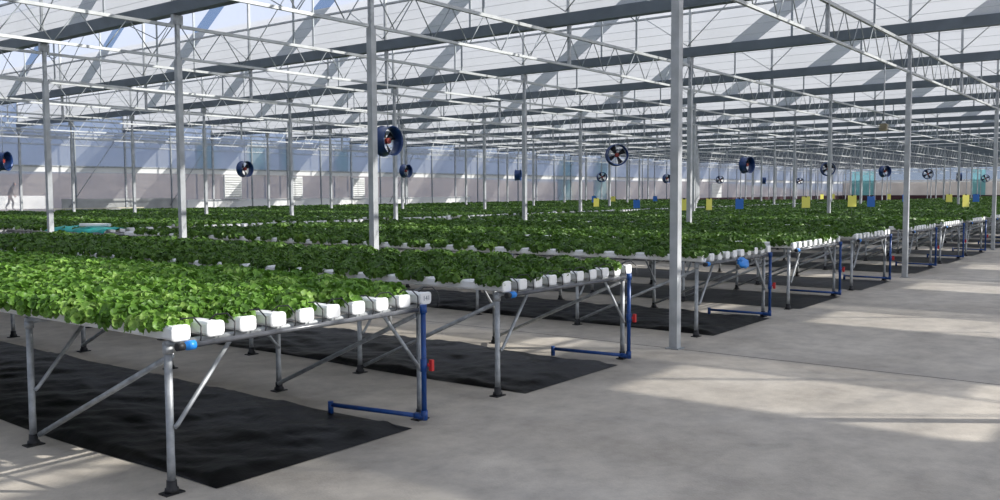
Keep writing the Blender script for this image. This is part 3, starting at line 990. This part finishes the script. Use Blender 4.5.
# low white wall outside, behind the walking person
o = MB().box(24.5, 29.3, 60.9, 61.3, .6, 1.6).build('garden_wall', M['curbwhite']); tag(o, 'low white wall outside behind the walking person', 'wall', kind='thing')

# ------------------------------------------------------------------ the person outside
def skin_body(name, pts, edges, mat, parent, root=0, sub=1):
    me = bpy.data.meshes.new(name)
    me.from_pydata([p[0] for p in pts], edges, [])
    me.materials.append(mat)
    o = bpy.data.objects.new(name, me); COL.objects.link(o); o.parent = parent
    md = o.modifiers.new('skin', 'SKIN'); md.use_smooth_shade = True
    sv = me.skin_vertices[0].data if me.skin_vertices else None
    if sv is None:
        bpy.context.view_layer.update(); sv = me.skin_vertices[0].data
    for v, p in zip(sv, pts): v.radius = (p[1], p[1] if len(p) < 3 else p[2])
    sv[root].use_root = True
    s = o.modifiers.new('sub', 'SUBSURF'); s.levels = sub; s.render_levels = sub
    return o
PX, PY, PZ = 26.45, 59.6, .72
person = empty('person', (PX, PY, PZ), math.radians(-35), **dict(label='person in brown work clothes walking outside, seen through the back wall film', cat='person'))
# x is the walking direction, stooping forward a little
P = [((0, 0, .93), .145, .12), ((.04, 0, 1.12), .14, .115), ((.12, 0, 1.32), .17, .125), ((.17, 0, 1.44), .12, .09), ((.21, 0, 1.50), .05), ((.26, 0, 1.60), .085), ((.275, 0, 1.68), .085),
     ((.13, .19, 1.40), .06), ((.06, .24, 1.14), .045), ((.22, .22, .93), .035), ((.13, -.19, 1.40), .06), ((.0, -.25, 1.15), .045), ((-.04, -.22, .90), .035),
     ((.0, .10, .86), .095), ((.16, .11, .48), .065), ((.10, .11, .09), .045), ((.24, .11, .03), .04),
     ((.0, -.10, .86), .095), ((-.04, -.11, .48), .065), ((-.26, -.11, .12), .045), ((-.15, -.11, .03), .04)]
Ed = [(0, 1), (1, 2), (2, 3), (3, 4), (4, 5), (5, 6), (2, 7), (7, 8), (8, 9), (2, 10), (10, 11), (11, 12), (0, 13), (13, 14), (14, 15), (15, 16), (0, 17), (17, 18), (18, 19), (19, 20)]
skin_body('body', P, Ed, M['cloth'], person, 0, 2)
fm = MB()
fm.lathe([(0, -.09), (.05, -.08), (.078, -.03), (.08, .03), (.06, .075), (0, .09)], Matrix.Translation((.292, 0, 1.625)), 12)
fm.tube([(.37, 0, 1.63), (.395, 0, 1.605)], [.012, .016], 6)
fm.build('face', M['skin'], person)
hr = MB().lathe([(.088, 0), (.085, .05), (.06, .09), (0, .10)], Matrix.Translation((.265, 0, 1.645)), 12)
hr.build('cap', M['cloth'], person)
for sgn, hp in ((1, (.22, .22, .93)), (-1, (-.04, -.22, .90))):
    hx, hy, hz = hp
    b = MB().tube([(hx, hy, hz), (hx + .02, hy, hz - .05), (hx + .03, hy, hz - .09)], [.03, .04, .035], 8)
    for f_ in range(4):
        b.tube([(hx + .005 + .018 * f_, hy, hz - .09), (hx + .015 + .018 * f_, hy - .006 * sgn, hz - .13), (hx + .025 + .016 * f_, hy - .016 * sgn, hz - .155 - .006 * (f_ in (1, 2)))], .008, 6)
    b.tube([(hx + .04, hy, hz - .04), (hx + .075, hy, hz - .07), (hx + .08, hy, hz - .1)], .009, 6)
    b.build('hand', M['skin'], person)

# ------------------------------------------------------------------ light
sd = Vector((1.0, -1.45, 1.0)).normalized()          # towards the sun
sun = bpy.data.lights.new('sun', 'SUN'); sun.energy = 9.5; sun.angle = math.radians(.55); sun.color = (1.0, .965, .915)
so = bpy.data.objects.new('sun', sun); COL.objects.link(so)
so.rotation_euler = sd.to_track_quat('Z', 'Y').to_euler()
so.location = (0, 0, 30)
w = bpy.data.worlds.new('sky'); sc.world = w; w.use_nodes = True
nt = w.node_tree; nt.nodes.clear()
tcw = nt.nodes.new('ShaderNodeTexCoord'); sep = nt.nodes.new('ShaderNodeSeparateXYZ')
ramp = nt.nodes.new('ShaderNodeValToRGB')
els = ramp.color_ramp.elements
els[0].position = 0.0; els[0].color = (.50, .60, .76, 1)
els[1].position = 1.0; els[1].color = (.10, .20, .50, 1)
e = els.new(.10); e.color = (.30, .46, .80, 1)
e = els.new(.35); e.color = (.16, .30, .66, 1)
bg = nt.nodes.new('ShaderNodeBackground'); bg.inputs[1].default_value = .85
wo = nt.nodes.new('ShaderNodeOutputWorld')
nt.links.new(tcw.outputs['Generated'], sep.inputs[0]); nt.links.new(sep.outputs[2], ramp.inputs[0])
nt.links.new(ramp.outputs[0], bg.inputs[0]); nt.links.new(bg.outputs[0], wo.inputs[0])

# ------------------------------------------------------------------ camera
f_px, pitch, roll, yaw = 898.19, .063934, -.005331, .65467
F = Vector((math.cos(yaw) * math.cos(pitch), math.sin(yaw) * math.cos(pitch), -math.sin(pitch)))
R0 = Vector((math.sin(yaw), -math.cos(yaw), 0)); U0 = R0.cross(F)
R_ = R0 * math.cos(roll) + U0 * math.sin(roll); U_ = -R0 * math.sin(roll) + U0 * math.cos(roll)
cam = bpy.data.cameras.new('camera'); cam.sensor_width = 36; cam.lens = f_px / 1000 * 36
cam.clip_start = .05; cam.clip_end = 1000
co = bpy.data.objects.new('camera', cam); COL.objects.link(co)
co.matrix_world = Matrix(((R_.x, U_.x, -F.x, 0), (R_.y, U_.y, -F.y, 0), (R_.z, U_.z, -F.z, 1.65), (0, 0, 0, 1)))
sc.camera = co

sc.view_settings.view_transform = 'Standard'
try: sc.view_settings.look = 'None'
except Exception: pass
sc.view_settings.exposure = 0.0
sc.view_settings.gamma = 1
sc.view_settings.use_curve_mapping = False
sc.cycles.max_bounces = 8; sc.cycles.diffuse_bounces = 5; sc.cycles.transmission_bounces = 4
sc.cycles.transparent_max_bounces = 40
sc.cycles.use_denoising = True
sc.cycles.sample_clamp_indirect = 6
